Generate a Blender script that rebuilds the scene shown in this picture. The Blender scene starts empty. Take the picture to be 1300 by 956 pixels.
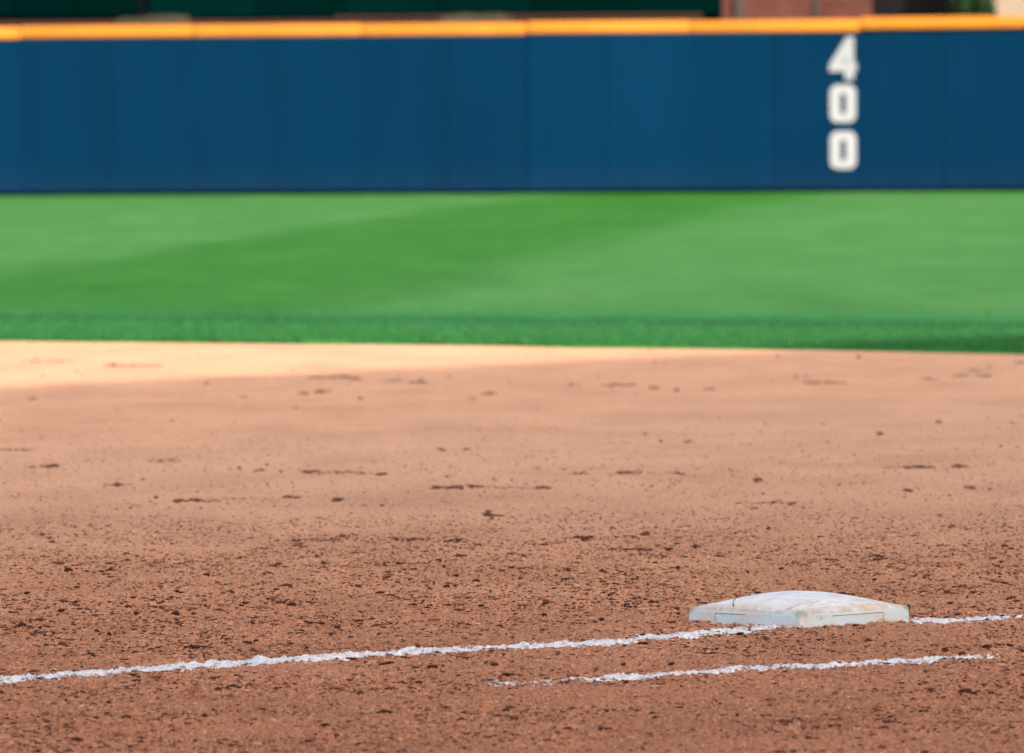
import bpy, bmesh, math, random
import numpy as np
from mathutils import Vector, Matrix, Euler

random.seed(7)
rng = np.random.default_rng(11)
S = bpy.context.scene
COL = S.collection
R = math.radians

# ------------------------------------------------------------------ camera
CAM_H = 1.257          # camera height, low beside the first-base line
F_PX = 11000.0         # focal length in pixels of a 1300 px wide picture (about 305 mm)
W_PX, H_PX = 1300.0, 956.0
Y_HOR = 133.6
ROLL = 0.0065
cam_d = bpy.data.cameras.new('camera')
cam = bpy.data.objects.new('camera', cam_d)
COL.objects.link(cam)
S.camera = cam
cam_d.sensor_width = 36.0
cam_d.sensor_fit = 'HORIZONTAL'
cam_d.lens = F_PX / W_PX * 36.0
cam_d.clip_start = 0.5
cam_d.clip_end = 3000.0
pitch = math.atan((H_PX / 2 - Y_HOR) / F_PX)
CM = Matrix.Rotation(math.pi / 2 - pitch, 4, 'X') @ Matrix.Rotation(-ROLL, 4, 'Z')
cam.matrix_world = Matrix.Translation((0, 0, CAM_H)) @ CM
cam_d.dof.use_dof = True
cam_d.dof.focus_distance = 20.9
cam_d.dof.aperture_fstop = 10.0
cam_d.dof.aperture_blades = 9

# ------------------------------------------------------------------ sky and sun
SUN_EL = R(35)
SUN_H = Vector((0.35, -0.937)).normalized()      # towards the sun, behind the camera on the right
w = bpy.data.worlds.new('World')
S.world = w
w.use_nodes = True
wn = w.node_tree.nodes
bg = wn['Background']
sky = wn.new('ShaderNodeTexSky')
sky.sky_type = 'NISHITA'
sky.sun_disc = False
sky.sun_elevation = SUN_EL
sky.sun_rotation = math.atan2(SUN_H.x, SUN_H.y)
sky.dust_density = 5.0
sky.air_density = 1.0
sky.ozone_density = 0.3
w.node_tree.links.new(sky.outputs[0], bg.inputs[0])
bg.inputs[1].default_value = 0.15
sun_d = bpy.data.lights.new('sun', 'SUN')
sun_d.energy = 2.5
sun_d.angle = R(0.8)
sun_d.color = (1.0, 0.93, 0.83)
sun = bpy.data.objects.new('sun', sun_d)
COL.objects.link(sun)
to_sun = Vector((SUN_H.x * math.cos(SUN_EL), SUN_H.y * math.cos(SUN_EL), math.sin(SUN_EL)))
sun.rotation_euler = to_sun.to_track_quat('Z', 'Y').to_euler()
sun.location = (10, -20, 30)

S.view_settings.view_transform = 'Standard'
S.view_settings.look = 'None'
S.view_settings.exposure = 1.1
S.view_settings.gamma = 1.0
S.view_settings.use_curve_mapping = False
S.render.engine = 'CYCLES'
S.cycles.max_bounces = 6
S.cycles.use_denoising = True
S.cycles.denoising_prefilter = 'NONE'
S.cycles.use_adaptive_sampling = False

# ------------------------------------------------------------------ helpers
CR = np.array(CM.to_3x3())
def ground(px, py, z=0.0):
    """photo pixel -> point on the level field at height z"""
    d = CR @ np.array([(px - W_PX / 2) / F_PX, (H_PX / 2 - py) / F_PX, -1.0])
    t = (z - CAM_H) / d[2]
    return np.array([d[0] * t, d[1] * t, z])
def at_dist(px, py, dist):
    d = CR @ np.array([(px - W_PX / 2) / F_PX, (H_PX / 2 - py) / F_PX, -1.0])
    t = dist / d[1]
    return np.array([d[0] * t, dist, CAM_H + d[2] * t])

def tag(o, label=None, cat=None, group=None, kind=None):
    if label: o['label'] = label
    if cat: o['category'] = cat
    if group: o['group'] = group
    if kind: o['kind'] = kind
    return o

def link(name, me, mat=None, parent=None, loc=None):
    o = bpy.data.objects.new(name, me)
    COL.objects.link(o)
    if mat and me: me.materials.append(mat)
    if parent: o.parent = parent
    if loc is not None: o.location = loc
    return o

def empty(name, loc=(0, 0, 0), rz=0.0):
    o = bpy.data.objects.new(name, None)
    COL.objects.link(o)
    o.location = loc
    o.rotation_euler = (0, 0, rz)
    o.empty_display_size = 0.1
    return o

def np_mesh(name, verts, faces, smooth=True):
    """verts (n,3); faces (m,k) with constant k"""
    me = bpy.data.meshes.new(name)
    verts = np.asarray(verts, dtype=np.float32)
    faces = np.asarray(faces, dtype=np.int32)
    k = faces.shape[1]
    me.vertices.add(len(verts)); me.vertices.foreach_set('co', verts.ravel())
    me.loops.add(faces.size); me.loops.foreach_set('vertex_index', faces.ravel())
    me.polygons.add(len(faces))
    me.polygons.foreach_set('loop_start', np.arange(0, faces.size, k, dtype=np.int32))
    me.polygons.foreach_set('loop_total', np.full(len(faces), k, dtype=np.int32))
    me.polygons.foreach_set('use_smooth', np.full(len(faces), smooth, dtype=bool))
    me.update(calc_edges=True)
    me.validate()
    return me

def box(bm, x0, x1, y0, y1, z0, z1, bevel=0.0):
    g = bmesh.ops.create_cube(bm, size=1.0)
    vs = g['verts']
    for v in vs:
        v.co = Vector(((x0 + x1) / 2 + v.co.x * (x1 - x0), (y0 + y1) / 2 + v.co.y * (y1 - y0), (z0 + z1) / 2 + v.co.z * (z1 - z0)))
    if bevel:
        es = list({e for v in vs for e in v.link_edges})
        bmesh.ops.bevel(bm, geom=es, offset=bevel, segments=3, affect='EDGES', profile=0.5)

def bm_obj(name, bm, mat, parent=None, loc=None, smooth=False):
    me = bpy.data.meshes.new(name)
    bm.normal_update()
    bm.to_mesh(me); bm.free()
    if smooth:
        me.polygons.foreach_set('use_smooth', np.ones(len(me.polygons), dtype=bool))
    return link(name, me, mat, parent, loc)

TAB = rng.random((6, 1024, 1024)).astype(np.float32)
def vn(x, y, scale, seed=0):
    """smooth value noise 0..1, cell size = scale metres"""
    a = 0.5 + seed * 0.7
    X = (x * math.cos(a) - y * math.sin(a)) / scale + 311.7 * (seed + 1)
    Y = (x * math.sin(a) + y * math.cos(a)) / scale + 173.3 * (seed + 1)
    xi = np.floor(X).astype(np.int64); yi = np.floor(Y).astype(np.int64)
    fx = (X - xi).astype(np.float32); fy = (Y - yi).astype(np.float32)
    fx = fx * fx * (3 - 2 * fx); fy = fy * fy * (3 - 2 * fy)
    T = TAB[seed % 6]
    x0, x1, y0, y1 = xi & 1023, (xi + 1) & 1023, yi & 1023, (yi + 1) & 1023
    return (T[x0, y0] * (1 - fx) + T[x1, y0] * fx) * (1 - fy) + (T[x0, y1] * (1 - fx) + T[x1, y1] * fx) * fy

def sstep(a, b, v):
    t = np.clip((v - a) / (b - a), 0, 1)
    return t * t * (3 - 2 * t)

# ------------------------------------------------------------------ materials
def new_mat(name, rough=0.9, spec=0.2):
    m = bpy.data.materials.new(name)
    m.use_nodes = True
    nt = m.node_tree
    b = nt.nodes['Principled BSDF']
    b.inputs['Roughness'].default_value = rough
    b.inputs['Specular IOR Level'].default_value = spec
    return m, nt, b

def noise(nt, scale, detail=4.0, rough=0.55, coord='Object', vscale=None, wsock=None):
    tc = nt.nodes.new('ShaderNodeTexCoord')
    n = nt.nodes.new('ShaderNodeTexNoise')
    n.inputs['Scale'].default_value = scale
    n.inputs['Detail'].default_value = detail
    n.inputs['Roughness'].default_value = rough
    src = tc.outputs[coord]
    if vscale:
        mp = nt.nodes.new('ShaderNodeMapping')
        mp.inputs['Scale'].default_value = vscale
        nt.links.new(src, mp.inputs['Vector']); src = mp.outputs[0]
    if wsock is not None:
        n.noise_dimensions = '4D'; nt.links.new(wsock, n.inputs['W'])
    nt.links.new(src, n.inputs['Vector'])
    return n.outputs['Fac']

def ramp(nt, fac, stops):
    r = nt.nodes.new('ShaderNodeValToRGB')
    cr = r.color_ramp
    while len(cr.elements) > 1: cr.elements.remove(cr.elements[0])
    cr.elements[0].position = stops[0][0]; cr.elements[0].color = (*stops[0][1], 1)
    for p, c in stops[1:]:
        e = cr.elements.new(p); e.color = (*c, 1)
    nt.links.new(fac, r.inputs[0])
    return r.outputs[0]

def mix(nt, fac, a, b, mode='MIX'):
    m = nt.nodes.new('ShaderNodeMix')
    m.data_type = 'RGBA'; m.blend_type = mode
    for sock, v in ((m.inputs[0], fac), (m.inputs[6], a), (m.inputs[7], b)):
        if isinstance(v, (int, float)): sock.default_value = v
        elif isinstance(v, tuple): sock.default_value = (*v, 1) if len(v) == 3 else v
        else: nt.links.new(v, sock)
    return m.outputs[2]

def math_n(nt, op, a, b=None, c=None, clamp=False):
    m = nt.nodes.new('ShaderNodeMath'); m.operation = op; m.use_clamp = clamp
    for i, v in enumerate((a, b, c)):
        if v is None: continue
        if isinstance(v, (int, float)): m.inputs[i].default_value = v
        else: nt.links.new(v, m.inputs[i])
    return m.outputs[0]

def maprange(nt, v, a, b, c=0.0, d=1.0):
    m = nt.nodes.new('ShaderNodeMapRange'); m.interpolation_type = 'SMOOTHSTEP'
    nt.links.new(v, m.inputs[0])
    for i, x in zip((1, 2, 3, 4), (a, b, c, d)): m.inputs[i].default_value = x
    return m.outputs[0]

def bump(nt, b, h, strength, dist):
    n = nt.nodes.new('ShaderNodeBump')
    n.inputs['Strength'].default_value = strength
    n.inputs['Distance'].default_value = dist
    nt.links.new(h, n.inputs['Height'])
    nt.links.new(n.outputs[0], b.inputs['Normal'])

def xyz(nt, coord='Object'):
    tc = nt.nodes.new('ShaderNodeTexCoord'); s = nt.nodes.new('ShaderNodeSeparateXYZ')
    nt.links.new(tc.outputs[coord], s.inputs[0])
    return s.outputs

# infield clay: damp and gritty by the base line, dry and dragged smooth further out
m_dirt, nt, b = new_mat('infield_clay', 0.95, 0.12)
o = xyz(nt)
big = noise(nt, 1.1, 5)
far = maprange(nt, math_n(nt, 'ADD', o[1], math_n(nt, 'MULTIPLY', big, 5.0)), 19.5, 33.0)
fine = noise(nt, 110.0, 6, 0.75, vscale=(1.0, 0.16, 1.0))
grit = noise(nt, 260.0, 3, 0.8, vscale=(1.0, 0.14, 1.0))
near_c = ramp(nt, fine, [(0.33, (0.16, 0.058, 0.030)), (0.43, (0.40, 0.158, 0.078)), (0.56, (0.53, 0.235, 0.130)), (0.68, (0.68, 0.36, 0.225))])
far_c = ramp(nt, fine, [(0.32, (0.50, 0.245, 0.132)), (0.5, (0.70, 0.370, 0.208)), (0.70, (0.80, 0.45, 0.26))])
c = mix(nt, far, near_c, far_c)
patch = ramp(nt, noise(nt, 3.2, 5, 0.6, vscale=(0.6, 0.22, 1)), [(0.3, (0.86, 0.84, 0.83)), (0.55, (1, 1, 1)), (0.75, (1.07, 1.06, 1.05))])
c = mix(nt, 1.0, c, patch, 'MULTIPLY')
g2 = ramp(nt, grit, [(0.34, (0.62, 0.58, 0.56)), (0.5, (1, 1, 1)), (0.66, (1.30, 1.33, 1.36))])
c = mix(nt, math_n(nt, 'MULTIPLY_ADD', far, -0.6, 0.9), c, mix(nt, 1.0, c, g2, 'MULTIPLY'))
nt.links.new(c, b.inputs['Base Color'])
bump(nt, b, math_n(nt, 'ADD', fine, math_n(nt, 'MULTIPLY', grit, 0.4)), 0.6, 0.006)

m_crumb, nt, b = new_mat('clay_crumb', 0.95, 0.12)
oi = nt.nodes.new('ShaderNodeNewGeometry')
rc = ramp(nt, oi.outputs['Random Per Island'], [(0.0, (0.035, 0.014, 0.009)), (0.35, (0.10, 0.038, 0.022)), (0.68, (0.25, 0.105, 0.060)), (0.9, (0.48, 0.225, 0.135)), (1.0, (0.64, 0.36, 0.23))])
c = mix(nt, 1.0, rc, ramp(nt, noise(nt, 200, 4, 0.7), [(0.3, (0.7, 0.7, 0.7)), (0.7, (1.25, 1.25, 1.25))]), 'MULTIPLY')
nt.links.new(c, b.inputs['Base Color'])

m_clod, nt, b = new_mat('shaded_clod', 0.9, 0.15)
c = ramp(nt, noise(nt, 140, 5, 0.7), [(0.3, (0.025, 0.010, 0.007)), (0.55, (0.055, 0.022, 0.014)), (0.8, (0.13, 0.055, 0.035))])  # underside shade of the clods put into this near-black colour
nt.links.new(c, b.inputs['Base Color'])
bump(nt, b, noise(nt, 300, 4, 0.7), 0.5, 0.003)

m_chalk, nt, b = new_mat('chalk', 0.98, 0.1)
c = ramp(nt, noise(nt, 70, 7, 0.8, vscale=(1, 0.3, 1)), [(0.34, (0.38, 0.19, 0.12)), (0.42, (0.62, 0.50, 0.46)), (0.52, (0.80, 0.79, 0.80))])
nt.links.new(c, b.inputs['Base Color'])
bump(nt, b, noise(nt, 160, 5, 0.7), 0.7, 0.004)

# grass: mowing stripes are real, the nap of the blades is laid in two directions
CX, CY, RAD = -16.4, 21.2, 29.0
m_grass, nt, b = new_mat('mown_grass', 0.9, 0.1)
o = xyz(nt)
wob = math_n(nt, 'MULTIPLY_ADD', noise(nt, 0.12, 3), 0.9, -0.45)
u = math_n(nt, 'ADD', math_n(nt, 'MULTIPLY_ADD', o[1], -0.079, o[0]), wob)
ph = math_n(nt, 'ADD', u, 9.1 - 0.0)
ph = math_n(nt, 'DIVIDE', ph, 3.9)
stripe = math_n(nt, 'MULTIPLY', maprange(nt, ph, -0.12, 0.14), maprange(nt, ph, 0.82, 1.16, 1.0, 0.0))   # one broad swath mown the other way
gn = noise(nt, 1.6, 8, 0.72)
light_c = ramp(nt, gn, [(0.3, (0.036, 0.145, 0.029)), (0.55, (0.052, 0.183, 0.039)), (0.8, (0.080, 0.220, 0.056))])
dark_c = ramp(nt, gn, [(0.3, (0.019, 0.116, 0.010)), (0.55, (0.028, 0.146, 0.014)), (0.8, (0.043, 0.172, 0.024))])
field_c = mix(nt, stripe, light_c, dark_c)
dx = math_n(nt, 'ADD', o[0], -CX); dy = math_n(nt, 'ADD', o[1], -CY)
rr = math_n(nt, 'SQRT', math_n(nt, 'ADD', math_n(nt, 'MULTIPLY', dx, dx), math_n(nt, 'MULTIPLY', dy, dy)))
rr = math_n(nt, 'ADD', rr, math_n(nt, 'MULTIPLY_ADD', noise(nt, 0.7, 3), 0.5, -0.25))
ring_c = ramp(nt, gn, [(0.3, (0.014, 0.128, 0.024)), (0.55, (0.022, 0.160, 0.036)), (0.8, (0.038, 0.185, 0.050))])
inring = maprange(nt, rr, 33.4, 36.5, 1.0, 0.0)
c = mix(nt, math_n(nt, 'MULTIPLY', inring, 0.8), field_c, ring_c)
db = math_n(nt, 'MULTIPLY', maprange(nt, rr, 31.6, 32.6), maprange(nt, rr, 33.2, 34.0, 1.0, 0.0))
c = mix(nt, math_n(nt, 'MULTIPLY', db, 0.75), c, (0.014, 0.088, 0.020))
speck = ramp(nt, noise(nt, 7.0, 6, 0.8), [(0.3, (0.72, 0.78, 0.7)), (0.5, (1, 1, 1)), (0.72, (1.45, 1.22, 1.4))])
c = mix(nt, 1.0, c, speck, 'MULTIPLY')
blot = ramp(nt, noise(nt, 0.55, 6, 0.68, vscale=(1.6, 0.25, 1)), [(0.32, (0.80, 0.86, 0.76)), (0.5, (1, 1, 1)), (0.68, (1.28, 1.10, 1.30))])
c = mix(nt, 1.0, c, blot, 'MULTIPLY')
c = mix(nt, 1.0, c, (0.92, 0.915, 0.90), 'MULTIPLY')
nt.links.new(c, b.inputs['Base Color'])
b.inputs['Sheen Weight'].default_value = 0.0
bump(nt, b, noise(nt, 40, 5, 0.7), 0.6, 0.02)

def pad_mat(name, col, var, rough, dust=None, spec=0.05):
    m, nt, b = new_mat(name, rough, spec)
    oi = nt.nodes.new('ShaderNodeObjectInfo')
    wr = math_n(nt, 'MULTIPLY', oi.outputs['Random'], 60.0)
    lo = tuple(x * (1 - var) for x in col); hi = tuple(x * (1 + var) for x in col)
    c = ramp(nt, oi.outputs['Random'], [(0, lo), (1, hi)])
    st = ramp(nt, noise(nt, 1.3, 5, 0.6, vscale=(1.0, 1.0, 0.35), wsock=wr), [(0.3, (0.88, 0.9, 0.9)), (0.7, (1.12, 1.1, 1.1))])
    c = mix(nt, 1.0, c, st, 'MULTIPLY')
    if dust:
        sm = math_n(nt, 'MULTIPLY', maprange(nt, noise(nt, 1.7, 4, 0.6, wsock=wr), 0.66, 0.80), 0.20)
        c = mix(nt, sm, c, (0.03, 0.06, 0.09))
        z = xyz(nt)[2]
        f = math_n(nt, 'MULTIPLY', maprange(nt, z, 0.05, 0.5, 1.0, 0.0), math_n(nt, 'MULTIPLY', noise(nt, 3.0, 5, wsock=wr), 0.55))
        c = mix(nt, f, c, dust)
    nt.links.new(c, b.inputs['Base Color'])
    bump(nt, b, noise(nt, 2.0, 3), 0.3, 0.02)
    return m
m_pad = pad_mat('navy_vinyl_pad', (0.0, 0.0185, 0.0520), 0.06, 0.95, (0.008, 0.021, 0.05))
m_cap = pad_mat('yellow_cap', (0.47, 0.174, 0.022), 0.05, 0.5)
m_num = pad_mat('white_numeral', (0.30, 0.315, 0.345), 0.0, 0.6)
m_black = pad_mat('dark_backing', (0.001, 0.010, 0.020), 0.0, 0.8)
m_eye = pad_mat('dark_green_panel', (0.0001, 0.0070, 0.0065), 0.25, 0.9, spec=0.0)
m_eyepost = pad_mat('black_post', (0.0006, 0.003, 0.004), 0.0, 0.8)
m_ledge = pad_mat('weathered_brick_ledge', (0.045, 0.022, 0.018), 0.1, 0.9)
m_tan = pad_mat('pale_dry_stalks', (0.085, 0.070, 0.045), 0.1, 0.9)
m_beige = pad_mat('beige_stone', (0.26, 0.20, 0.155), 0.03, 0.85)
m_conc = pad_mat('concrete', (0.32, 0.31, 0.29), 0.05, 0.85)
m_steel = pad_mat('painted_steel', (0.05, 0.09, 0.08), 0.0, 0.5)
m_pil = pad_mat('grey_pilaster', (0.055, 0.045, 0.042), 0.0, 0.8)
m_recess = pad_mat('dark_recess', (0.010, 0.009, 0.011), 0.0, 0.4)

m_brick, nt, b = new_mat('red_brick', 0.9, 0.15)
br = nt.nodes.new('ShaderNodeTexBrick')
tc = nt.nodes.new('ShaderNodeTexCoord'); mp = nt.nodes.new('ShaderNodeMapping')
mp.inputs['Rotation'].default_value = (math.pi / 2, 0, 0)
nt.links.new(tc.outputs['Object'], mp.inputs[0]); nt.links.new(mp.outputs[0], br.inputs[0])
br.inputs['Color1'].default_value = (0.115, 0.030, 0.022, 1); br.inputs['Color2'].default_value = (0.075, 0.022, 0.018, 1)
br.inputs['Mortar'].default_value = (0.07, 0.045, 0.04, 1); br.inputs['Scale'].default_value = 1.0
br.inputs['Brick Width'].default_value = 0.22; br.inputs['Row Height'].default_value = 0.075; br.inputs['Mortar Size'].default_value = 0.01
c = mix(nt, 1.0, br.outputs[0], ramp(nt, noise(nt, 1.2, 4), [(0.3, (0.75, 0.75, 0.78)), (0.7, (1.3, 1.25, 1.2))]), 'MULTIPLY')
nt.links.new(c, b.inputs['Base Color'])

m_leaf, nt, b = new_mat('leaves', 0.8, 0.2)
g = nt.nodes.new('ShaderNodeNewGeometry')
c = ramp(nt, g.outputs['Random Per Island'], [(0, (0.003, 0.016, 0.006)), (0.6, (0.008, 0.032, 0.007)), (1, (0.025, 0.05, 0.012))])
nt.links.new(c, b.inputs['Base Color'])
m_bark, nt, b = new_mat('bark', 0.9, 0.1)
nt.links.new(ramp(nt, noise(nt, 12, 5), [(0.3, (0.05, 0.035, 0.025)), (0.7, (0.13, 0.10, 0.075))]), b.inputs['Base Color'])
m_blade, nt, b = new_mat('grass_blade', 0.7, 0.15)
g = nt.nodes.new('ShaderNodeNewGeometry')
nt.links.new(ramp(nt, g.outputs['Random Per Island'], [(0, (0.015, 0.105, 0.024)), (0.7, (0.026, 0.140, 0.036)), (1, (0.05, 0.165, 0.055))]), b.inputs['Base Color'])

# the base: worn white vinyl with clay rubbed into its edges and top
m_base, nt, b = new_mat('worn_white_vinyl', 0.55, 0.35)
o = xyz(nt)
n1 = noise(nt, 14, 8, 0.72); n2 = noise(nt, 45, 6, 0.75); n3 = noise(nt, 5, 4, 0.6)
c = mix(nt, 0.0, (0.70, 0.735, 0.76), (0.74, 0.735, 0.74))
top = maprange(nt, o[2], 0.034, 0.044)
c = mix(nt, top, (0.53, 0.66, 0.74), (0.84, 0.84, 0.82))  # sides bluer and darker than the top: cool shade put into the colour
stain = ramp(nt, n1, [(0.44, (0, 0, 0)), (0.66, (1, 1, 1))])
c = mix(nt, math_n(nt, 'MULTIPLY', stain, 0.5), c, (0.60, 0.46, 0.36))
edge = math_n(nt, 'MULTIPLY', math_n(nt, 'MULTIPLY', maprange(nt, o[2], 0.030, 0.036), maprange(nt, o[2], 0.041, 0.050, 1.0, 0.0)), maprange(nt, n2, 0.35, 0.62))
c = mix(nt, math_n(nt, 'MULTIPLY', edge, 0.8), c, (0.47, 0.37, 0.27))
scr = noise(nt, 30, 6, 0.8, vscale=(0.35, 2.2, 1.0))
c = mix(nt, math_n(nt, 'MULTIPLY', maprange(nt, scr, 0.54, 0.64), 0.65), c, (0.36, 0.27, 0.22))
dots = maprange(nt, noise(nt, 95, 3, 0.6), 0.66, 0.74)
c = mix(nt, math_n(nt, 'MULTIPLY', dots, 0.5), c, (0.28, 0.20, 0.16))
foot = math_n(nt, 'MULTIPLY', maprange(nt, o[2], 0.0, 0.012, 1.0, 0.0), maprange(nt, n2, 0.4, 0.65))
c = mix(nt, math_n(nt, 'MULTIPLY', foot, 0.6), c, (0.40, 0.25, 0.18))
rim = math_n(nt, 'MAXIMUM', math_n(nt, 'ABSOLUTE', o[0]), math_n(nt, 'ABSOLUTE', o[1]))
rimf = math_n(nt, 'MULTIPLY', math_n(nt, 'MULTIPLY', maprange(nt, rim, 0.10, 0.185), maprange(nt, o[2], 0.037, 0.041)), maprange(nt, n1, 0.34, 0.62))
c = mix(nt, math_n(nt, 'MULTIPLY', rimf, 0.55), c, (0.66, 0.52, 0.40))  # tan rim: clay dust, with the sun's warm edge put into the colour
ax_ = maprange(nt, math_n(nt, 'ABSOLUTE', o[0]), 0.160, 0.178); ay_ = maprange(nt, math_n(nt, 'ABSOLUTE', o[1]), 0.160, 0.178)
cor = math_n(nt, 'MULTIPLY', math_n(nt, 'MULTIPLY', ax_, ay_), math_n(nt, 'MULTIPLY', maprange(nt, o[2], 0.022, 0.032), maprange(nt, n2, 0.30, 0.5)))
c = mix(nt, math_n(nt, 'MULTIPLY', cor, 0.8), c, (0.26, 0.29, 0.22))
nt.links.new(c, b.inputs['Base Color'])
bump(nt, b, math_n(nt, 'ADD', n1, math_n(nt, 'MULTIPLY', n2, 0.4)), 0.35, 0.002)
m_seam, nt, b = new_mat('seam_dirt', 0.9, 0.1)
b.inputs['Base Color'].default_value = (0.17, 0.14, 0.13, 1)
# ------------------------------------------------------------------ height of the clay
def rough_amt(x, y):
    return 1.0 - 0.68 * sstep(22.0, 27.5, y + 0.9 * (vn(x, y, 0.9, 2) - 0.5)) - 0.08 * sstep(26, 34, y)

def height(x, y):
    x = np.asarray(x, dtype=np.float64); y = np.asarray(y, dtype=np.float64)
    a = rough_amt(x, y)
    h = 0.006 * (vn(x, y, 0.9, 0) - 0.5) + 0.005 * (vn(x, y * 0.5, 0.22, 1) - 0.5) * a
    m = vn(x, y * 0.6, 0.055, 2)
    h = h + a * 0.0065 * np.clip(m - 0.5, 0, 1) ** 1.0 * 2 * 0.8
    s = vn(x, y, 0.021, 3)
    h = h + a * 0.0075 * np.clip(s - 0.60, 0, 1) * 2
    f = vn(x, y, 0.0115, 4)
    h = h + a * 0.0042 * (f - 0.5) + a * 0.006 * np.clip(vn(x, y, 0.014, 5) - 0.66, 0, 1) * 2
    return h

def lines(segs):
    out = [segs[0][0]]
    for a, b_, st0, st1 in segs:
        n = 0; p = a
        while p < b_ - 1e-6:
            t = (p - a) / (b_ - a)
            p += st0 + (st1 - st0) * t
            out.append(min(p, b_))
    return np.unique(np.round(np.array(out), 5))
FX = 2.9
xr = lines([(0.0, 1.75, 0.0042, 0.0042), (1.75, FX, 0.0045, 0.012), (FX, 8.0, 0.012, 0.4), (8.0, 70.0, 0.4, 6.0)])
xs = np.unique(np.concatenate([-xr, xr]))
ys = lines([(-40.0, 12.0, 4.0, 0.5), (12.0, 16.2, 0.5, 0.009), (16.2, 24.5, 0.009, 0.009), (24.5, 34.0, 0.010, 0.04), (34.0, 62.0, 0.04, 0.6)])
XX, YY = np.meshgrid(xs, ys)
x_, y_ = XX.ravel(), YY.ravel()
ZZ = height(x_, y_) - 0.05 * sstep(48.5, 52, np.hypot(x_ - CX, y_ - CY) + 19.0)
ZZ = ZZ + (rng.gamma(1.6, 0.8, len(x_)) - 1.28) * 0.00125 * (0.25 + 0.75 * rough_amt(x_, y_)) * (y_ < 30)
V = np.stack([x_, y_, ZZ], 1)
nx, ny = len(xs), len(ys)
ii = (np.arange(ny - 1)[:, None] * nx + np.arange(nx - 1)[None, :]).ravel()
Fq = np.stack([ii, ii + 1, ii + nx + 1, ii + nx], 1)
me = np_mesh('infield_dirt', V, Fq)
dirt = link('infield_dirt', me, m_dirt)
tag(dirt, 'reddish brown infield clay, loose and gritty in front, dragged smooth behind', 'ground', kind='structure')

# wide ground sheet to the horizon
bm = bmesh.new()
bmesh.ops.create_grid(bm, x_segments=4, y_segments=4, size=1500)
o = bm_obj('ground', bm, m_grass, loc=(0, 0, -0.12))
tag(o, 'wide green ground around the ballpark', 'ground', kind='structure')

# outfield grass: a ring sector outside the clay arc, its lip 2 cm proud of the clay
radii = np.unique(np.concatenate([[RAD], RAD + 0.05 + np.arange(0, 3, 0.06), 32 + np.arange(0, 12, 0.25), 44 + np.arange(0, 70, 1.2), [116, 125, 140, 170]]))
angs = np.unique(np.concatenate([np.linspace(R(-20), R(42), 60), np.linspace(R(42), R(72), 900), np.linspace(R(72), R(200), 120)]))
AA, RR = np.meshgrid(angs, radii)
edge_w = (0.10 * (vn(AA.ravel() * 30, AA.ravel() * 0, 0.9, 1) - 0.5) + 0.05 * (vn(AA.ravel() * 30, AA.ravel() * 0, 0.12, 2) - 0.5))
rj = RR.ravel() + edge_w * np.exp(-(RR.ravel() - RAD) / 0.6)
gx = CX + rj * np.cos(AA.ravel()); gy = CY + rj * np.sin(AA.ravel())
gz = 0.022 + 0.008 * (vn(gx, gy, 0.25, 3) - 0.5) + 0.01 * (vn(gx, gy, 2.0, 4) - 0.5)
gz = gz - 0.034 * sstep(80, 96, np.hypot(gx - CX, gy - CY))
gz = np.where(RR.ravel() <= RAD, -0.02, gz)
na, nr = len(angs), len(radii)
ii = (np.arange(nr - 1)[:, None] * na + np.arange(na - 1)[None, :]).ravel()
me = np_mesh('outfield_grass', np.stack([gx, gy, gz], 1), np.stack([ii + na, ii + na + 1, ii + 1, ii], 1))
o = link('outfield_grass', me, m_grass)
tag(o, 'mown green outfield grass with broad light and dark stripes', 'grass', kind='structure')

# individual blades along the near edge of the grass
nb = 60000
ba = rng.uniform(R(45), R(69), nb); brd = RAD + 0.02 + rng.exponential(1.2, nb)
bx_, by_ = CX + brd * np.cos(ba), CY + brd * np.sin(ba)
bh = rng.uniform(0.015, 0.034, nb); bw = rng.uniform(0.003, 0.006, nb); an = rng.uniform(0, math.pi, nb)
lean = rng.normal(0, 0.010, (nb, 2))
z0 = 0.016
v0 = np.stack([bx_ - bw * np.cos(an), by_ - bw * np.sin(an), np.full(nb, z0)], 1)
v1 = np.stack([bx_ + bw * np.cos(an), by_ + bw * np.sin(an), np.full(nb, z0)], 1)
v2 = np.stack([bx_ + lean[:, 0], by_ + lean[:, 1], z0 + bh], 1)
VV = np.stack([v0, v1, v2], 1).reshape(-1, 3)
me = np_mesh('grass_blades', VV, np.arange(nb * 3).reshape(-1, 3), smooth=False)
o = link('grass_blades', me, m_blade)
tag(o, 'short green grass blades along the clay edge', 'grass', kind='stuff')

# ------------------------------------------------------------------ crumbs of clay
ico = bmesh.new(); bmesh.ops.create_icosphere(ico, subdivisions=1, radius=1.0)
ico.verts.ensure_lookup_table()
IV = np.array([v.co[:] for v in ico.verts]); IF = np.array([[v.index for v in f.verts] for f in ico.faces]); ico.free()
def crumbs(px, py, size, flat=0.62, sink=0.25, stretch=1.0, jag=0.38):
    n = len(px)
    rad = 1.0 + jag * (rng.random((n, len(IV))) - 0.5) * 2
    v = IV[None] * rad[..., None]
    sx = size * stretch * rng.uniform(0.8, 1.3, n); sy = size * rng.uniform(0.75, 1.25, n); sz = size * flat * rng.uniform(0.7, 1.25, n)
    v = v * np.stack([sx, sy, sz], 1)[:, None, :]
    a = rng.uniform(-0.5, 0.5, n) if stretch != 1.0 else rng.uniform(0, 6.28, n)
    ca, sa = np.cos(a)[:, None], np.sin(a)[:, None]
    X = v[..., 0] * ca - v[..., 1] * sa; Y = v[..., 0] * sa + v[..., 1] * ca
    zc = height(px, py) + sz * (1 - 2 * sink)
    out = np.stack([X + px[:, None], Y + py[:, None], v[..., 2] + zc[:, None]], 2).reshape(-1, 3)
    f = (IF[None] + (np.arange(n) * len(IV))[:, None, None]).reshape(-1, 3)
    return out, f
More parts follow.
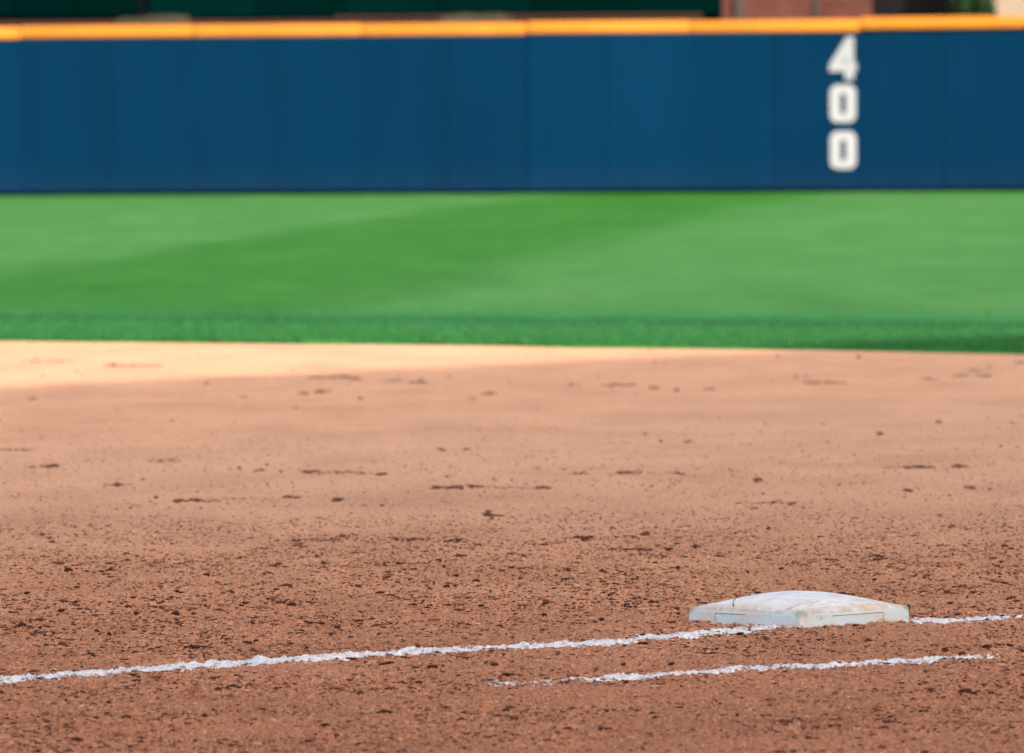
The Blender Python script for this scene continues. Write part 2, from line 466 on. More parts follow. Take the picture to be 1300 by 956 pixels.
parts = []
def scatter(n, x0, x1, y0, y1, smin, smax, power=2.5, clump=0.5, fy0=99, fy1=100, **k):
    x = rng.uniform(x0, x1, n * 2); y = rng.uniform(y0, y1, n * 2)
    keep = (rng.random(n * 2) < 1 - sstep(fy0, fy1, y)) & (rng.random(n * 2) < sstep(clump - 0.3, clump + 0.3, 0.6 * vn(x, y, 0.30, 5) + 0.4 * vn(x, y, 0.09, 1)))
    x, y = x[keep][:n], y[keep][:n]
    s = smin + (smax - smin) * rng.random(len(x)) ** power
    parts.append(crumbs(x, y, s, **k))
scatter(115000, -2.3, 2.3, 16.0, 27.5, 0.0013, 0.0036, 1.4, 0.38, fy0=22.5, fy1=27.5, stretch=1.5, flat=0.5)
scatter(17000, -2.2, 2.2, 16.0, 26.5, fy0=22.5, fy1=26.5, smin=0.0022, smax=0.0062, power=1.8, clump=0.50, stretch=1.7, flat=0.5, jag=0.5)
scatter(3000, -2.3, 2.3, 16.0, 25.5, 0.0030, 0.0080, 2.5, 0.52, fy0=22.5, fy1=25.5, stretch=1.3, jag=0.5)
scatter(500, -2.3, 2.3, 16.0, 24.0, 0.006, 0.012, 2.0, 0.5, stretch=1.5, flat=0.5)
scatter(11000, -2.8, 2.8, 24.0, 36.0, 0.0016, 0.0038, 2.0, 0.42, fy0=25.0, fy1=36.0, stretch=1.5, flat=0.5)
scatter(240, -2.8, 2.8, 24.0, 35.0, 0.004, 0.010, 2.8, 0.5, fy0=27, fy1=38)
scatter(90, -3.4, 3.4, 33.0, 47.0, 0.005, 0.013, 2.4, 0.5)
# streaks: low ridges of crumbled earth left by the drag, (x, y, length px, weight)
streaks = [(52,593,40,1.2),(68,593,8,2.2),(150,615,34,1.3),(250,637,60,1.4),(225,637,8,1.8),(300,634,120,.5),(370,633,34,1.5),(430,636,14,1.8),
 (330,599,16,1.2),(392,600,24,1.4),(440,601,70,.9),(484,603,10,1.8),(555,620,14,1.9),(578,620,22,1.9),(602,618,16,2.0),(650,619,70,.7),(690,619,14,1.4),
 (625,655,24,1.6),(620,652,12,1.4),(405,686,70,1.2),(435,683,20,1.4),(375,693,22,1.6),(330,697,24,1.1),(525,684,46,1.4),(580,686,26,1.6),(500,684,10,1.6),
 (480,716,34,1.4),(510,715,30,1.5),(535,716,40,1.0),(648,703,12,1.6),(662,706,26,1.4),(690,690,50,1.3),(738,684,30,2.0),(780,683,60,.8),(800,682,16,1.5),(820,679,10,1.6),
 (810,698,50,1.8),(780,697,40,1.0),(850,697,16,1.6),(883,694,10,1.8),(735,602,24,.9),(797,601,30,2.0),(825,602,60,.6),(862,602,14,1.2),(690,620,24,.9),
 (963,612,9,1.8),(1165,594,36,1.9),(1140,594,40,.7),(1218,593,16,2.0),(1230,620,9,1.8),(1154,624,7,1.8),(980,638,70,.8),(1005,640,8,1.4),(958,646,7,1.5),
 (1110,708,28,1.6),(1080,708,16,1.4),(1260,660,60,.6),(420,480,60,1.5),(450,482,20,1.3),(500,484,26,.9),(530,486,22,1.5),(410,498,16,1.5),(385,500,20,1.0),
 (620,500,20,1.2),(785,489,44,1.5),(727,489,14,1.0),(830,492,16,1.3),(900,494,20,1.0),(1047,486,50,1.7),(1220,478,30,1.2),(1250,478,16,1.4),(1180,481,24,.9),(1240,470,20,1.0),(1294,461,10,1.4),
 (60,459,60,1.1),(170,465,70,1.5),(140,463,30,.9),(40,507,8,1.2),(308,504,8,1.1),(20,572,50,.8),(210,586,40,.9),(600,506,12,.8),(873,560,9,1.3),(1117,551,7,1.3),(560,571,7,1.2),(592,571,7,1.1),
 (80,765,30,1.0),(490,735,22,1.7),(347,719,12,1.6),(342,728,14,1.5),(345,764,40,.9),(670,769,22,1.2),(693,768,16,1.5),(745,780,12,1.4),(1115,712,18,1.6),(1100,733,22,1.1),(1178,737,10,1.5),
 (1265,741,20,1.2),(1285,764,14,1.4),(20,777,30,1.0),(55,804,34,1.4),(30,800,18,1.8),(200,804,12,1.4),(60,820,24,1.1),(80,822,12,1.5),(100,833,40,1.3),(70,832,50,1.0),(270,802,20,.9),(190,770,20,.7),
 (820,812,30,.8),(1095,812,30,1.0),(905,822,40,.9),(480,812,20,1.0),(560,801,18,1.1)]
sparts = []
for (sx, sy, L, wt) in streaks:
    g = ground(sx, sy)
    ppm = F_PX / g[1]
    n = max(3, int(L * (1.4 if L < 30 else 0.9)))
    t = rng.normal(0, 0.27, n) if L < 40 else rng.uniform(-0.5, 0.5, n)
    x = g[0] + t * L / ppm
    y = g[1] + rng.normal(0, 0.04, n) + 0.16 * (vn(t * 2 + sx, t * 0, 0.3, 1) - 0.5)
    s = rng.uniform(0.5, 1.0, n) * wt * (1.7 if sy > 520 else 1.45) / ppm * (1 - 0.5 * np.abs(t))
    sparts.append(crumbs(x, y, s, flat=0.5, stretch=2.0))
off = 0; vs = []; fs = []
m_streak, nt, b = new_mat('shaded_streak', 0.95, 0.1)
g_ = nt.nodes.new('ShaderNodeNewGeometry')
nt.links.new(ramp(nt, g_.outputs['Random Per Island'], [(0.0, (0.03, 0.012, 0.009)), (0.5, (0.09, 0.036, 0.024)), (1.0, (0.24, 0.105, 0.065))]), b.inputs['Base Color'])  # shadow side of the ridges put into the streak colour
for v, f in parts:
    vs.append(v); fs.append(f + off); off += len(v)
me = np_mesh('dirt_crumbs', np.concatenate(vs), np.concatenate(fs), smooth=False)
o = link('dirt_crumbs', me, m_crumb)
tag(o, 'loose crumbs of brown clay scattered over the infield', 'dirt', kind='stuff')
off = 0; vs = []; fs = []
for v, f in sparts:
    vs.append(v); fs.append(f + off); off += len(v)
o = link('dirt_streaks', np_mesh('dirt_streaks', np.concatenate(vs), np.concatenate(fs), smooth=False), m_streak)
tag(o, 'dark broken streaks of crumbled clay left by raking, shade in their colour', 'dirt', kind='stuff')

# ------------------------------------------------------------------ first base
BC = ground(1014.5, 789.6)
BASE_ROT = R(44.5)
BZ = float(height(BC[0], BC[1]))
base = empty('first_base', (BC[0], BC[1], 0.0), BASE_ROT)
tag(base, 'worn white square base with a domed top, set corner-on in the clay', 'base')
HB, HE, RISE = 0.381 / 2, 0.038, 0.036
def base_pt(u, v, ztop=True):
    rise = RISE * max(0.0, (1 - u * u) * (1 - v * v)) ** 0.72
    return (u * HB, v * HB, HE + rise)
N = 72
bm = bmesh.new()
us = [math.sin((i / N - 0.5) * math.pi) * 0.35 + (i / N * 2 - 1) * 0.65 for i in range(N + 1)]
grid = [[None] * (N + 1) for _ in range(N + 1)]
rc = 0.006
def corner_round(u, v):
    # pull the plan corners in to a small radius
    x, y = u * HB, v * HB; r = 0.014
    ax, ay = abs(x) - (HB - r), abs(y) - (HB - r)
    if ax > 0 and ay > 0:
        l = max(ax, ay); d = math.hypot(ax, ay)
        ax, ay = ax / d * l, ay / d * l
        x = math.copysign(HB - r + ax, x); y = math.copysign(HB - r + ay, y)
    return x, y
for j, v in enumerate(us):
    for i, u in enumerate(us):
        uu, vv = u * 0.982, v * 0.982
        x, y = corner_round(uu, vv)
        z = HE + RISE * (max(0.0, (1 - u * u) * (1 - v * v)) ** 0.72) + 0.0009 * math.sin(u * 9 + v * 4) * (1 - u * u)
        grid[j][i] = bm.verts.new((x, y, z))
for j in range(N):
    for i in range(N):
        bm.faces.new((grid[j][i], grid[j][i + 1], grid[j + 1][i + 1], grid[j + 1][i]))
ring = [grid[0][i] for i in range(N)] + [grid[j][N] for j in range(N)] + [grid[N][i] for i in range(N, 0, -1)] + [grid[j][0] for j in range(N, 0, -1)]
prof = [(1.0 + 0.012 * 0, HE - 0.002), (1.012, HE - 0.0045), (1.016, HE - 0.012), (1.026, 0.006), (1.030, -0.04)]
prev = ring
for s_, z_ in prof:
    cur = []
    for vtx in ring:
        cur.append(bm.verts.new((vtx.co.x * s_ * 1.004, vtx.co.y * s_ * 1.004, z_)))
    for k in range(len(ring)):
        k2 = (k + 1) % len(ring)
        bm.faces.new((prev[k], cur[k], cur[k2], prev[k2]))
    prev = cur
bmesh.ops.recalc_face_normals(bm, faces=bm.faces[:])
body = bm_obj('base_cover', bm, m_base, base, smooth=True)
# moulded rectangle lines on the two sides that face the camera, as thin raised-in-dirt grooves
def side_line(face, a0, a1, z0, z1):
    """face 0: the side at y=-HB (to the right in view), 1: x=-HB side (left in view)"""
    bm = bmesh.new()
    d = HB * 1.0
    def offs(z): return d * (0.982 * 1.004) * (1.016 + (HE - 0.012 - z) * 0.38) + 0.0004
    t = 0.0008
    if abs(z1 - z0) < 0.004:
        q = [(a0, z0 - t), (a1, z1 - t), (a1, z1 + t), (a0, z0 + t)]
    else:
        q = [(a0 - t, z0), (a0 + t, z0), (a1 + t, z1), (a1 - t, z1)]
    fr = []
    for k in (0.0, -0.002):
        for (a, z) in q:
            o_ = offs(z) + k
            fr.append(bm.verts.new((a, -o_, z) if face == 0 else (-o_, a, z)))
    for f in ((0, 1, 2, 3), (7, 6, 5, 4), (0, 4, 5, 1), (1, 5, 6, 2), (2, 6, 7, 3), (3, 7, 4, 0)):
        bm.faces.new([fr[i] for i in f])
    bmesh.ops.recalc_face_normals(bm, faces=bm.faces[:])
    return bm_obj('moulded_seam', bm, m_seam, base)
side_line(0, -0.085, 0.093, 0.0255, 0.0262)
side_line(0, 0.093, 0.095, 0.003, 0.0258)
side_line(1, -0.005, 0.098, 0.0262, 0.0262)
side_line(1, 0.098, 0.098, 0.006, 0.0258)

# dark crack across the left of the dome
def top_z(x, y):
    u, v = x / (HB * .982), y / (HB * .982)
    return HE + RISE * max(0, (1 - u * u) * (1 - v * v)) ** 0.72
bm = bmesh.new()
pts = []
a_, b2 = Vector((-0.183, 0.046)), Vector((-0.122, 0.100))
for k in range(14):
    t = k / 13
    p = a_.lerp(b2, t) + Vector((random.uniform(-1, 1), random.uniform(-1, 1))) * 0.0022
    pts.append(p)
ls = []
for k, p in enumerate(pts):
    wv = 0.0021 * random.uniform(0.25, 1.3)
    n_ = Vector((0.7, -0.7))
    l = p + n_ * wv; r_ = p - n_ * wv
    ls.append((bm.verts.new((l.x, l.y, top_z(l.x, l.y) + 0.0014)), bm.verts.new((r_.x, r_.y, top_z(r_.x, r_.y) + 0.0014))))
for k in range(13): bm.faces.new((ls[k][0], ls[k][1], ls[k + 1][1], ls[k + 1][0]))
bm_obj('surface_crack', bm, m_seam, base)

# ------------------------------------------------------------------ chalk lines
def chalk(name, pix, half, crown, seed, label, fade_a=0.0, fade_b=0.0, extend_left=0.0, breaks=0.42):
    P = np.array([ground(x, y + 0.8, 0.004)[:2] for x, y in pix])
    if extend_left:
        d = P[0] - P[3]; d /= np.linalg.norm(d)
        P = np.vstack([P[0] + d * extend_left, P])
    seg = np.linalg.norm(np.diff(P, axis=0), axis=1); cum = np.concatenate([[0], np.cumsum(seg)]); L = cum[-1]
    ns = int(L / 0.006); sa = np.linspace(0, L, ns)
    cxs = np.interp(sa, cum, P[:, 0]); cys = np.interp(sa, cum, P[:, 1])
    ker = np.ones(31) / 31
    cxs[20:-20] = np.convolve(cxs, ker, 'same')[20:-20]; cys[20:-20] = np.convolve(cys, ker, 'same')[20:-20]
    tx, ty = np.gradient(cxs), np.gradient(cys); tl = np.hypot(tx, ty); tx /= tl; ty /= tl
    nw = 46; wa = np.linspace(-1.9, 1.9, nw)
    SA, WA = np.meshgrid(sa, wa, indexing='ij')
    hw = half * (0.62 + 0.45 * vn(SA, SA * 0, 0.40, seed) + 0.35 * vn(SA, SA * 0 + 9, 0.09, seed + 1))
    OFF = WA * half + 0.014 * (vn(SA, SA * 0 + 3, 0.22, seed + 1) - 0.5)
    X = cxs[:, None] - ty[:, None] * OFF; Y = cys[:, None] + tx[:, None] * OFF
    nse = 0.30 * vn(X, Y, 0.012, 3) + 0.34 * vn(X, Y, 0.06, 2) + 0.36 * rng.random(X.shape)
    prof = 1 - (np.abs(WA) * half / hw) ** 2.2
    endf = np.minimum(sstep(0, fade_a + 1e-3, SA), sstep(0, fade_b + 1e-3, L - SA)) if (fade_a or fade_b) else 1.0
    dens = prof * 0.50 + (nse - breaks) * 2.4 - 0.5 * np.clip(vn(SA, WA * 0.05, 0.13, 4) - 0.62, 0, 1) * 2 - 0.75 * (1 - endf) - 0.02
    keepv = dens > 0.0
    jz = rng.normal(0, 0.0011, X.shape)
    Z = height(X, Y) + crown * np.clip(prof, 0, 1) * (0.6 + 0.6 * nse) + 0.0015 + jz
    v = np.stack([X, Y, Z], 2).reshape(-1, 3)
    i = (np.arange(ns - 1)[:, None] * nw + np.arange(nw - 1)[None, :])
    k = keepv[:-1, :-1].astype(int) + keepv[1:, :-1] + keepv[:-1, 1:] + keepv[1:, 1:]
    ii = i[k >= 3].ravel()
    f = np.stack([ii, ii + nw, ii + nw + 1, ii + 1], 1)
    # drop the bottom rim slightly so the chalk sits in the clay
    used = np.unique(f)
    remap = -np.ones(len(v), dtype=int); remap[used] = np.arange(len(used))
    v = v[used]; f = remap[f]
    # flip if facing down
    a, b3, c3 = v[f[0, 0]], v[f[0, 1]], v[f[0, 2]]
    if np.cross(b3 - a, c3 - a)[2] < 0: f = f[:, ::-1]
    # loose chalk grains beside the line
    ng = int(L * 1100)
    s_ = rng.uniform(0, L, ng); o_ = rng.normal(0, half * 1.0, ng)
    gx_ = np.interp(s_, sa, cxs) - np.interp(s_, sa, ty) * o_; gy_ = np.interp(s_, sa, cys) + np.interp(s_, sa, tx) * o_
    gv, gf = crumbs(gx_, gy_, rng.uniform(0.0008, 0.0030, ng), sink=0.3, flat=0.5)
    V_ = np.concatenate([v, gv]); 
    tri = np.concatenate([f[:, [0, 1, 2]], f[:, [0, 2, 3]], gf + len(v)])
    me = np_mesh(name, V_, tri, smooth=True)
    o = link(name, me, m_chalk)
    return tag(o, label, 'chalk line')
chalk('foul_line', [(0,862.5),(97,856.5),(194,849.5),(291,843),(420,835.5),(521,829.5),(623,822.5),(691,820.5),(758,815),(860,808),(911,802),(945,798),(984,795.5)],
      0.060, 0.0045, 1, 'long ragged white chalk line running from the left up to the base', extend_left=2.5)
chalk('foul_line', [(1150,790),(1175,789),(1200,788),(1229,787.5),(1260,785.5),(1296,783)],
      0.052, 0.0045, 2, 'short white chalk stub to the right of the base', fade_b=0.25)
chalk('runner_lane_line', [(612,868.5),(660,866),(707,864),(758,861),(860,856.5),(928,851.5),(981,846.5),(1052,843),(1123,839),(1194,834.5),(1268,829.5)],
      0.042, 0.0035, 3, 'thin white chalk line nearest the camera, passing below the base', fade_a=0.5, fade_b=0.12, breaks=0.44)

# ------------------------------------------------------------------ single dark clods
def clod_mesh(seed):
    bm = bmesh.new(); bmesh.ops.create_icosphere(bm, subdivisions=3, radius=1.0)
    r_ = random.Random(seed)
    ax = [(Vector((r_.gauss(0, 1), r_.gauss(0, 1), r_.gauss(0, 1))).normalized(), r_.uniform(0.55, 0.9)) for _ in range(9)]
    for v in bm.verts:
        c = v.co.copy()
        for n_, d in ax:                       # chipped facets
            k = c.dot(n_)
            if k > d: c -= n_ * (k - d) * 0.85
        c *= 1 + 0.07 * math.sin(c.x * 9 + seed) * math.cos(c.y * 11 + c.z * 7)
        v.co = c
    me = bpy.data.meshes.new('dirt_clod'); bm.to_mesh(me); bm.free()
    me.materials.append(m_clod)
    return me
clod_meshes = [clod_mesh(s) for s in range(6)]
clods = [
 (113,835,15,7,'largest dark clod just above the left stretch of the foul line'),
 (314,818,13,6,'wide black clod above the foul line, with a smaller clod at its upper right'),
 (325,815,8,4,'small clod touching the upper right of a wide black clod above the foul line'),
 (16,862,6,8,'upright brown clod standing in the foul line at the left edge'),
 (139,854,11,5,'flat dark clod breaking the foul line between two white stretches on the left'),
 (295,843,11,5,'brown clod on the lower edge of the foul line, below the wide black clod'),
 (138,807,7,6,'round brown clod alone on open clay, left of the middle'),
 (87,725,11,6,'dark clod farthest back at the left, where the clay turns gritty'),
 (141,723,6,4,'small dark crumb right of the farthest-back left clod'),
 (78,777,9,5,'square black clod on the left with a flat one to its right'),
 (101,775,8,3,'thin flat clod right of a square black clod on the left'),
 (173,780,7,6,'dark clod at the end of a short streak on the left'),
 (28,800,13,6,'broad low clod near the left edge above the foul line'),
 (262,731,9,5,'dark clod far back with a pale slope on its left side'),
 (224,752,8,4,'wedge-shaped clod in open clay, between two flat streaks on the left'),
 (351,751,8,4,'low dark clod centred above two wider triangular clods'),
 (370,770,12,5,'triangular black clod, left of centre, with a smaller one up its right'),
 (400,763,10,4,'dark clod up and right of the triangular black clod'),
 (223,781,11,6,'lumpy black clod at the left end of a pair above the foul line'),
 (247,781,8,4,'low clod to the right of a lumpy black clod'),
 (428,799,9,5,'dark clod close above the foul line, left of centre'),
 (557,712,8,4,'dark clod at the right end of the long dark streak, mid picture'),
 (567,747,8,5,'black clod sharply outlined at the centre of the gritty clay'),
 (605,741,12,5,'wide black clod up and right of the sharpest central clod'),
 (619,762,7,3,'small dark clod below the wide central clod'),
 (611,771,8,4,'lowest dark clod in the short column under the wide central clod'),
 (546,772,8,5,'leaning brown clod below and left of the sharpest central clod'),
 (490,847,20,5,'long flat clump between the two chalk lines, left of centre'),
 (549,851,14,5,'flat clump to the right of the longest clump below the foul line'),
 (722,726,9,4,'dark clod far back, right of centre, beside a curled crumb'),
 (860,724,8,4,'dark clod far back above the left corner of the base'),
 (691,783,7,4,'dark pebble-like clod close above the foul line, centre'),
 (764,788,8,5,'brown clod close above the foul line, between centre and base'),
 (796,770,9,4,'dark clod level with the base top, farther of two to its left'),
 (827,769,8,4,'dark clod level with the base top, nearer of two to its left'),
 (860,783,13,6,'large dark clod tucked beside the left corner of the base'),
 (859,775,7,5,'small dark clod stacked just above the large one left of the base'),
 (1047,799,8,4,'black clod against the foot of the right side, close to its front corner'),
 (1087,797.5,10,5,'biggest black clod along the foot of the right side of the base'),
 (1124,794.5,6,3,'small black clod at the foot of the base near its right corner'),
 (1223,789,6,6,'brown clod standing in the short chalk stub right of the base'),
 (1273,787,9,5,'dark clod at the outer end of the short chalk stub'),
 (853,847,11,5,'dark clod resting on the upper edge of the lane line, left part'),
 (1253,824,12,5,'large dark clod just above the right end of the lane line'),
 (896,826,9,5,'dark clod between the two chalk lines below the left side of the base'),
]
for i, (x, y, wp, hp, lab) in enumerate(clods):
    g = ground(x, y)
    ppm = F_PX / g[1]
    o = link('dirt_clod', clod_meshes[i % 6])
    hx, hz = wp / 2 / ppm * 1.05, hp / 2 / ppm * 1.15
    z = float(height(g[0], g[1]))
    o.location = (g[0], g[1], z + hz * 0.55)
    o.scale = (hx, hx * random.uniform(0.7, 1.0), hz)
    o.rotation_euler = (random.uniform(-.15, .15), random.uniform(-.15, .15), random.uniform(-0.4, 0.4))
    tag(o, lab, 'clod', 'dark clods of clay on the infield')

# ------------------------------------------------------------------ outfield wall
bounds_x = np.interp
WPX = [-2.5, 0, 8.8, 12]  # unused guard
knots_X = np.array([-60.0, -7.5, 0.0, 2.62, 7.3, 40.0])
knots_Y = np.array([121.0, 126.0, 124.1, 123.9, 122.7, 98.0])
def wall_y(x): return float(np.interp(x, knots_X, knots_Y))
wall = empty('outfield_wall', (0, 124.1, 0))
tag(wall, 'padded navy blue outfield wall with a yellow top rail and white 400', 'wall')
# pad seams in photo pixels, carried on past both edges of the picture
seams_px = [30 - 107 * k for k in range(14, 0, -1)] + [30, 145, 250, 355, 465, 570, 672, 775, 880, 985, 1095, 1200] + [1200 + 108 * k for k in range(1, 15)]
def px_to_wall_x(p):
    lo, hi = -60.0, 60.0
    x = (p - 650) / 88.6
    for _ in range(6): x = (p - 650) / F_PX * wall_y(x)
    return x
sx = [px_to_wall_x(p) for p in seams_px]
def frame(x0, x1):
    p0 = Vector((x0, wall_y(x0), 0)); p1 = Vector((x1, wall_y(x1), 0))
    return p0, p1, (p1 - p0).length, math.atan2(p1.y - p0.y, p1.x - p0.x)
TOP = 2.245
bm = bmesh.new(); box(bm, 0.004, 0.996, -0.06, 0.06, 0.075, TOP, 0.0)
# padded face: bulge + rounded vertical edges, unit width stretched per pad
bm.free()
def pad_mesh(Lw):
    bm = bmesh.new(); box(bm, 0.0015, Lw - 0.0015, -0.07, 0.05, 0.040, TOP + 0.018, 0.010)
    me = bpy.data.meshes.new('wall_pad'); bm.to_mesh(me); bm.free(); me.materials.append(m_pad)
    return me
pads = {}
for i in range(len(sx) - 1):
    p0, p1, Lw, a = frame(sx[i], sx[i + 1])
    key = round(Lw, 2)
    if key not in pads: pads[key] = pad_mesh(Lw)
    o = link('wall_pad', pads[key], parent=wall)
    o.location = (p0.x, p0.y - 124.1, random.uniform(-0.006, 0.006))
    o.rotation_euler = (R(random.uniform(-0.5, 0.5)), 0, a + R(random.uniform(-0.3, 0.3)))
# caps over two pads each, bottoms slightly uneven
cap_z = {0: 0}
for i in range(0, len(sx) - 2, 2):
    i0 = i + (0 if seams_px[0] == 30 - 107 * 14 else 1)
    p0, p1, Lw, a = frame(sx[i0], sx[i0 + 2])
    bm = bmesh.new(); box(bm, 0.002, Lw - 0.002, -0.095, 0.09, TOP + 0.020, TOP + 0.196, 0.04)
    xm = (sx[i0] + sx[i0 + 2]) / 2
    dz = random.uniform(-0.009, 0.009)
    slope = 0.0
    if xm > 3.8: dz += 0.012 + 0.012 * min(2.5, (xm - 3.8) / 2.4); slope = -0.002
    o = bm_obj('top_rail_pad', bm, m_cap, wall, (p0.x, p0.y - 124.1, dz), smooth=True)
    o.rotation_euler = (0, slope, a)
# the board behind and under the pads, foot shadow put into its near-black colour
for k in range(len(knots_X) - 1):
    x0, x1 = max(knots_X[k], sx[0]), min(knots_X[k + 1], sx[-1])
    if x1 <= x0: continue
    p0, p1, Lw, a = frame(x0, x1)
    bm = bmesh.new(); box(bm, 0, Lw, 0.052, 0.20, -0.1, 2.40)
    o = bm_obj('backing_board', bm, m_black, wall, (p0.x, p0.y - 124.1, 0)); o.rotation_euler = (0, 0, a)

# the painted distance 400, one numeral above another
def extrude_poly(name, outer, holes, depth, mat, parent, loc, rz):
    cu = bpy.data.curves.new(name, 'CURVE'); cu.dimensions = '2D'; cu.fill_mode = 'BOTH'; cu.extrude = depth / 2
    for poly in [outer] + holes:
        sp = cu.splines.new('POLY'); sp.points.add(len(poly) - 1)
        for q, (x, y) in zip(sp.points, poly): q.co = (x, y, 0, 1)
        sp.use_cyclic_u = True
    tmp = bpy.data.objects.new('tmp', cu); COL.objects.link(tmp)
    bpy.context.view_layer.update()
    me = bpy.data.meshes.new_from_object(tmp)
    bpy.data.objects.remove(tmp)
    for v in me.vertices: v.co = Vector((v.co.x, -v.co.z, v.co.y))
    me.update()
    o = link(name, me, mat, parent, loc); o.rotation_euler = (0, 0, rz)
    return o
def rrect(w_, h_, r_, n=6):
    out = []
    for cx_, cy_, a0 in ((w_/2-r_, h_/2-r_, 0), (-w_/2+r_, h_/2-r_, 90), (-w_/2+r_, -h_/2+r_, 180), (w_/2-r_, -h_/2+r_, 270)):
        for k in range(n + 1):
            a = R(a0 + 90 * k / n); out.append((cx_ + r_ * math.cos(a), cy_ + r_ * math.sin(a)))
    return out
nxp = px_to_wall_x(1072); ny_ = wall_y(nxp)
p0, p1, _, wa_ = frame(nxp - 0.3, nxp + 0.3)
def wz(py):
    return at_dist(1070.5, py, ny_)[2]
four = [(0.160, 0.315), (0.065, 0.315), (-0.195, -0.085), (-0.195, -0.180), (0.03, -0.180), (0.03, -0.30), (0.160, -0.30), (0.160, -0.180), (0.200, -0.180), (0.200, -0.06), (0.160, -0.06)]
four_hole = [(0.05, 0.03), (0.05, -0.06), (0.0, -0.06)]
loc = lambda py: (nxp, ny_ - 124.1 - 0.088, wz(py))
extrude_poly('numeral', four, [four_hole], 0.012, m_num, wall, loc(74.5), wa_)['label'] = 'white figure 4'
for py in (131.5, 190.5):
    extrude_poly('numeral', rrect(0.375, 0.53, 0.105), [rrect(0.085, 0.29, 0.03)], 0.012, m_num, wall, loc(py), wa_)['label'] = 'white figure 0'

# ------------------------------------------------------------------ beyond the wall
YE = 130.0
def ex(p, Y=YE): return (p - 650) / F_PX * Y
def ez(p, py, Y=YE): return float(at_dist(p, py, Y)[2])
eye = empty('batters_eye', (ex(-1800), YE, 0))
tag(eye, 'very dark green screen wall rising behind the yellow-topped fence', 'screen')
ox = ex(-1800)
edges_px = [-1800, -1400, -1000, -600, -300, -100, 20, 100, 178, 192, 330, 440, 560, 680, 800, 919]
for a, b_ in zip(edges_px[:-1], edges_px[1:]):
    x0, x1 = ex(a) - ox, ex(b_) - ox
    zb = ez((a + b_) / 2, 21 if b_ < 500 else 18)
    if a == 178:
        bm = bmesh.new(); box(bm, x0, x1, 0.2, 0.45, 0, 9.0)
        bm_obj('post', bm, m_eyepost, eye)
    else:
        bm = bmesh.new(); box(bm, x0 + 0.006, x1 - 0.006, 0.0, 0.12, zb, 9.0, 0.01)
        bm_obj('panel', bm, m_eye, eye)
bm = bmesh.new(); box(bm, 0, ex(919) - ox, 0.14, 0.18, 0.0, 9.1)
bm_obj('backing', bm, m_eyepost, eye)

ledge = empty('brick_ledge', (ex(-1800), YE - 1.6, 0))
tag(ledge, 'low weathered brick ledge between the yellow-topped fence and the dark green screen', 'ledge')
bm = bmesh.new(); box(bm, 0, ex(925, YE - 1.6) - ex(-1800, YE - 1.6), 0, 0.9, 0, ez(450, 24, YE - 1.6), 0.01)
bm_obj('ledge_wall', bm, m_ledge, ledge)
bm = bmesh.new(); box(bm, ex(430) - ox, ex(925, YE - 1.6) - ex(-1800, YE - 1.6), -0.04, 0.94, ez(450, 24, YE - 1.6) + 0.002, ez(700, 18.5, YE - 1.6), 0.01)
bm_obj('coping', bm, m_ledge, ledge)

def leaf_cloud(n, cx_, cy_, cz, rx, ry, rz_, size, clumps=9):
    cl = rng.normal(0, 0.45, (clumps, 3)); k = rng.integers(0, clumps, n)
    p = cl[k] + rng.normal(0, 0.26, (n, 3))
    p = p * np.array([rx, ry, rz_]) + np.array([cx_, cy_, cz])
    d1 = rng.normal(0, 1, (n, 3)); d1 /= np.linalg.norm(d1, axis=1)[:, None]
    d2 = np.cross(d1, rng.normal(0, 1, (n, 3))); d2 /= np.linalg.norm(d2, axis=1)[:, None]
    s = size * rng.uniform(0.6, 1.3, n)[:, None]
    v = np.stack([p - d1 * s, p + d2 * s * 0.5, p + d1 * s, p - d2 * s * 0.5], 1).reshape(-1, 3)
    return v, np.arange(n * 4).reshape(-1, 4)
def stalks(px0, px1, py_top, label):
    Y = YE - 2.3
    x0, x1 = ex(px0, Y), ex(px1, Y); zt = ez((px0 + px1) / 2, py_top, Y)
    n = 500
    x = rng.uniform(x0, x1, n); y = Y + rng.uniform(-0.25, 0.25, n); h = zt * rng.uniform(0.88, 1.0, n); wv = rng.uniform(0.008, 0.02, n)
    l = rng.normal(0, 0.05, n)
    v = np.stack([np.stack([x - wv, y, 0 * x], 1), np.stack([x + wv, y, 0 * x], 1), np.stack([x + l + wv, y, h], 1), np.stack([x + l - wv, y + 0.02, h], 1)], 1).reshape(-1, 3)
    me = np_mesh('dry_grass_clump', v, np.arange(n * 4).reshape(-1, 4), smooth=False)
    tag(link('dry_grass_clump', me, m_tan), label, 'plant', 'dry pale plants behind the fence')
stalks(160, 182, 22, 'narrow pale dry clump left of the dark post, behind the yellow rail')
stalks(192, 238, 19, 'pale dry clump just right of the dark post, behind the yellow rail')
stalks(566, 652, 17, 'widest pale dry clump behind the yellow rail, below the dark green screen')

bb = empty('brick_building', (ex(920, 133), 133.0, 0))
tag(bb, 'reddish brick building with a dark recessed part, beyond the fence at upper right', 'building')
bx0 = ex(920, 133)
def bxp(p): return ex(p, 133) - bx0
bm = bmesh.new(); box(bm, 0, bxp(1110), 0, 6, 0, 8); bm_obj('wall', bm, m_brick, bb)
bm = bmesh.new(); box(bm, bxp(1110), bxp(1212), 1.2, 6, 0, 8); bm_obj('recessed_wall', bm, m_recess, bb)  # set-back wall in a near-black colour
bm = bmesh.new(); box(bm, bxp(935), bxp(948), -0.12, -0.003, 0, 8, 0.01); bm_obj('pilaster', bm, m_pil, bb)
bm = bmesh.new(); box(bm, bxp(1036), bxp(1042), -0.06, -0.003, 0, 8, 0.01); bm_obj('downpipe', bm, m_pil, bb)
bm = bmesh.new(); box(bm, -0.2, bxp(1230), -0.3, 6.2, 8.002, 8.4, 0.02); bm_obj('roof', bm, m_conc, bb)

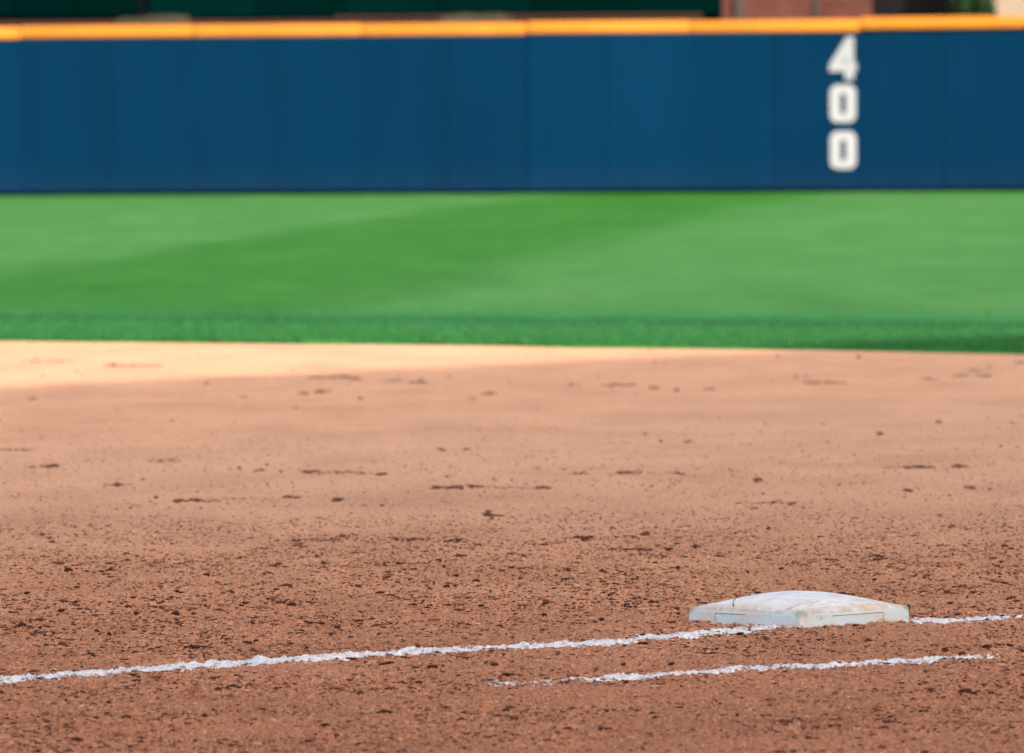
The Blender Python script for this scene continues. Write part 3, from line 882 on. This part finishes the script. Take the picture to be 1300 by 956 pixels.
tr = empty('tree', (ex(1236, 129.5), 129.5, 0))
tag(tr, 'dark green leafy tree between the brick building and the beige stone wall', 'tree')
bm = bmesh.new()
bmesh.ops.create_cone(bm, cap_ends=True, segments=10, radius1=0.09, radius2=0.05, depth=2.0, matrix=Matrix.Translation((0, 0, 1.0)))
for k in range(5):
    a = k * 1.3
    bmesh.ops.create_cone(bm, cap_ends=True, segments=6, radius1=0.035, radius2=0.012, depth=1.2,
        matrix=Matrix.Translation((0.15 * math.cos(a), 0.15 * math.sin(a), 2.3)) @ Matrix.Rotation(0.45, 4, Vector((-math.sin(a), math.cos(a), 0))))
bm_obj('trunk', bm, m_bark, tr, smooth=True)
v, f = leaf_cloud(5200, 0, 0, 3.0, 0.34, 0.40, 1.15, 0.055, 16)
link('crown', np_mesh('crown', v, f, smooth=False), m_leaf, tr)

bs = empty('stone_pillar', (ex(1262, 131), 131.0, 0))
tag(bs, 'pale beige stone wall end in the upper right corner', 'wall')
bm = bmesh.new(); box(bm, 0, 4.2, 0, 3.0, 0, 6.5, 0.02); bm_obj('shaft', bm, m_beige, bs)
bm = bmesh.new(); box(bm, -0.08, 4.28, -0.08, 3.08, 6.502, 6.8, 0.02); bm_obj('cap_stone', bm, m_conc, bs)

# ------------------------------------------------------------------ grandstand on the first-base side: its roof casts the shade over the base
E = np.array([10.02, 6.05]); D = np.array([0.595, 0.804]); D /= np.linalg.norm(D)
gs = empty('grandstand', (E[0], E[1], 0), math.atan2(D[1], D[0]))
tag(gs, 'roofed grandstand beside the first-base line, behind the camera', 'building')
# local x runs along the roof edge, local -y goes away from the field
bm = bmesh.new(); box(bm, -75, 48, -21, 0, 24.0, 24.7, 0.03); bm_obj('roof', bm, m_conc, gs)
bm = bmesh.new()
for k in range(24):
    box(bm, -75, 48, -8 - k - 1.0, -8 - k, 0.6 + 0.0 * k, 1.4 + 0.36 * k)
bm_obj('seating_tier', bm, m_conc, gs)
for k in range(-6, 5):
    bm = bmesh.new(); box(bm, k * 12 - 0.25, k * 12 + 0.25, -20.5, -20.0, 4.0, 23.998)
    bm_obj('column', bm, m_steel, gs)
bm = bmesh.new(); box(bm, -75, 48, -34.3, -33.9, 0, 10.5); bm_obj('rear_wall', bm, m_brick, gs)
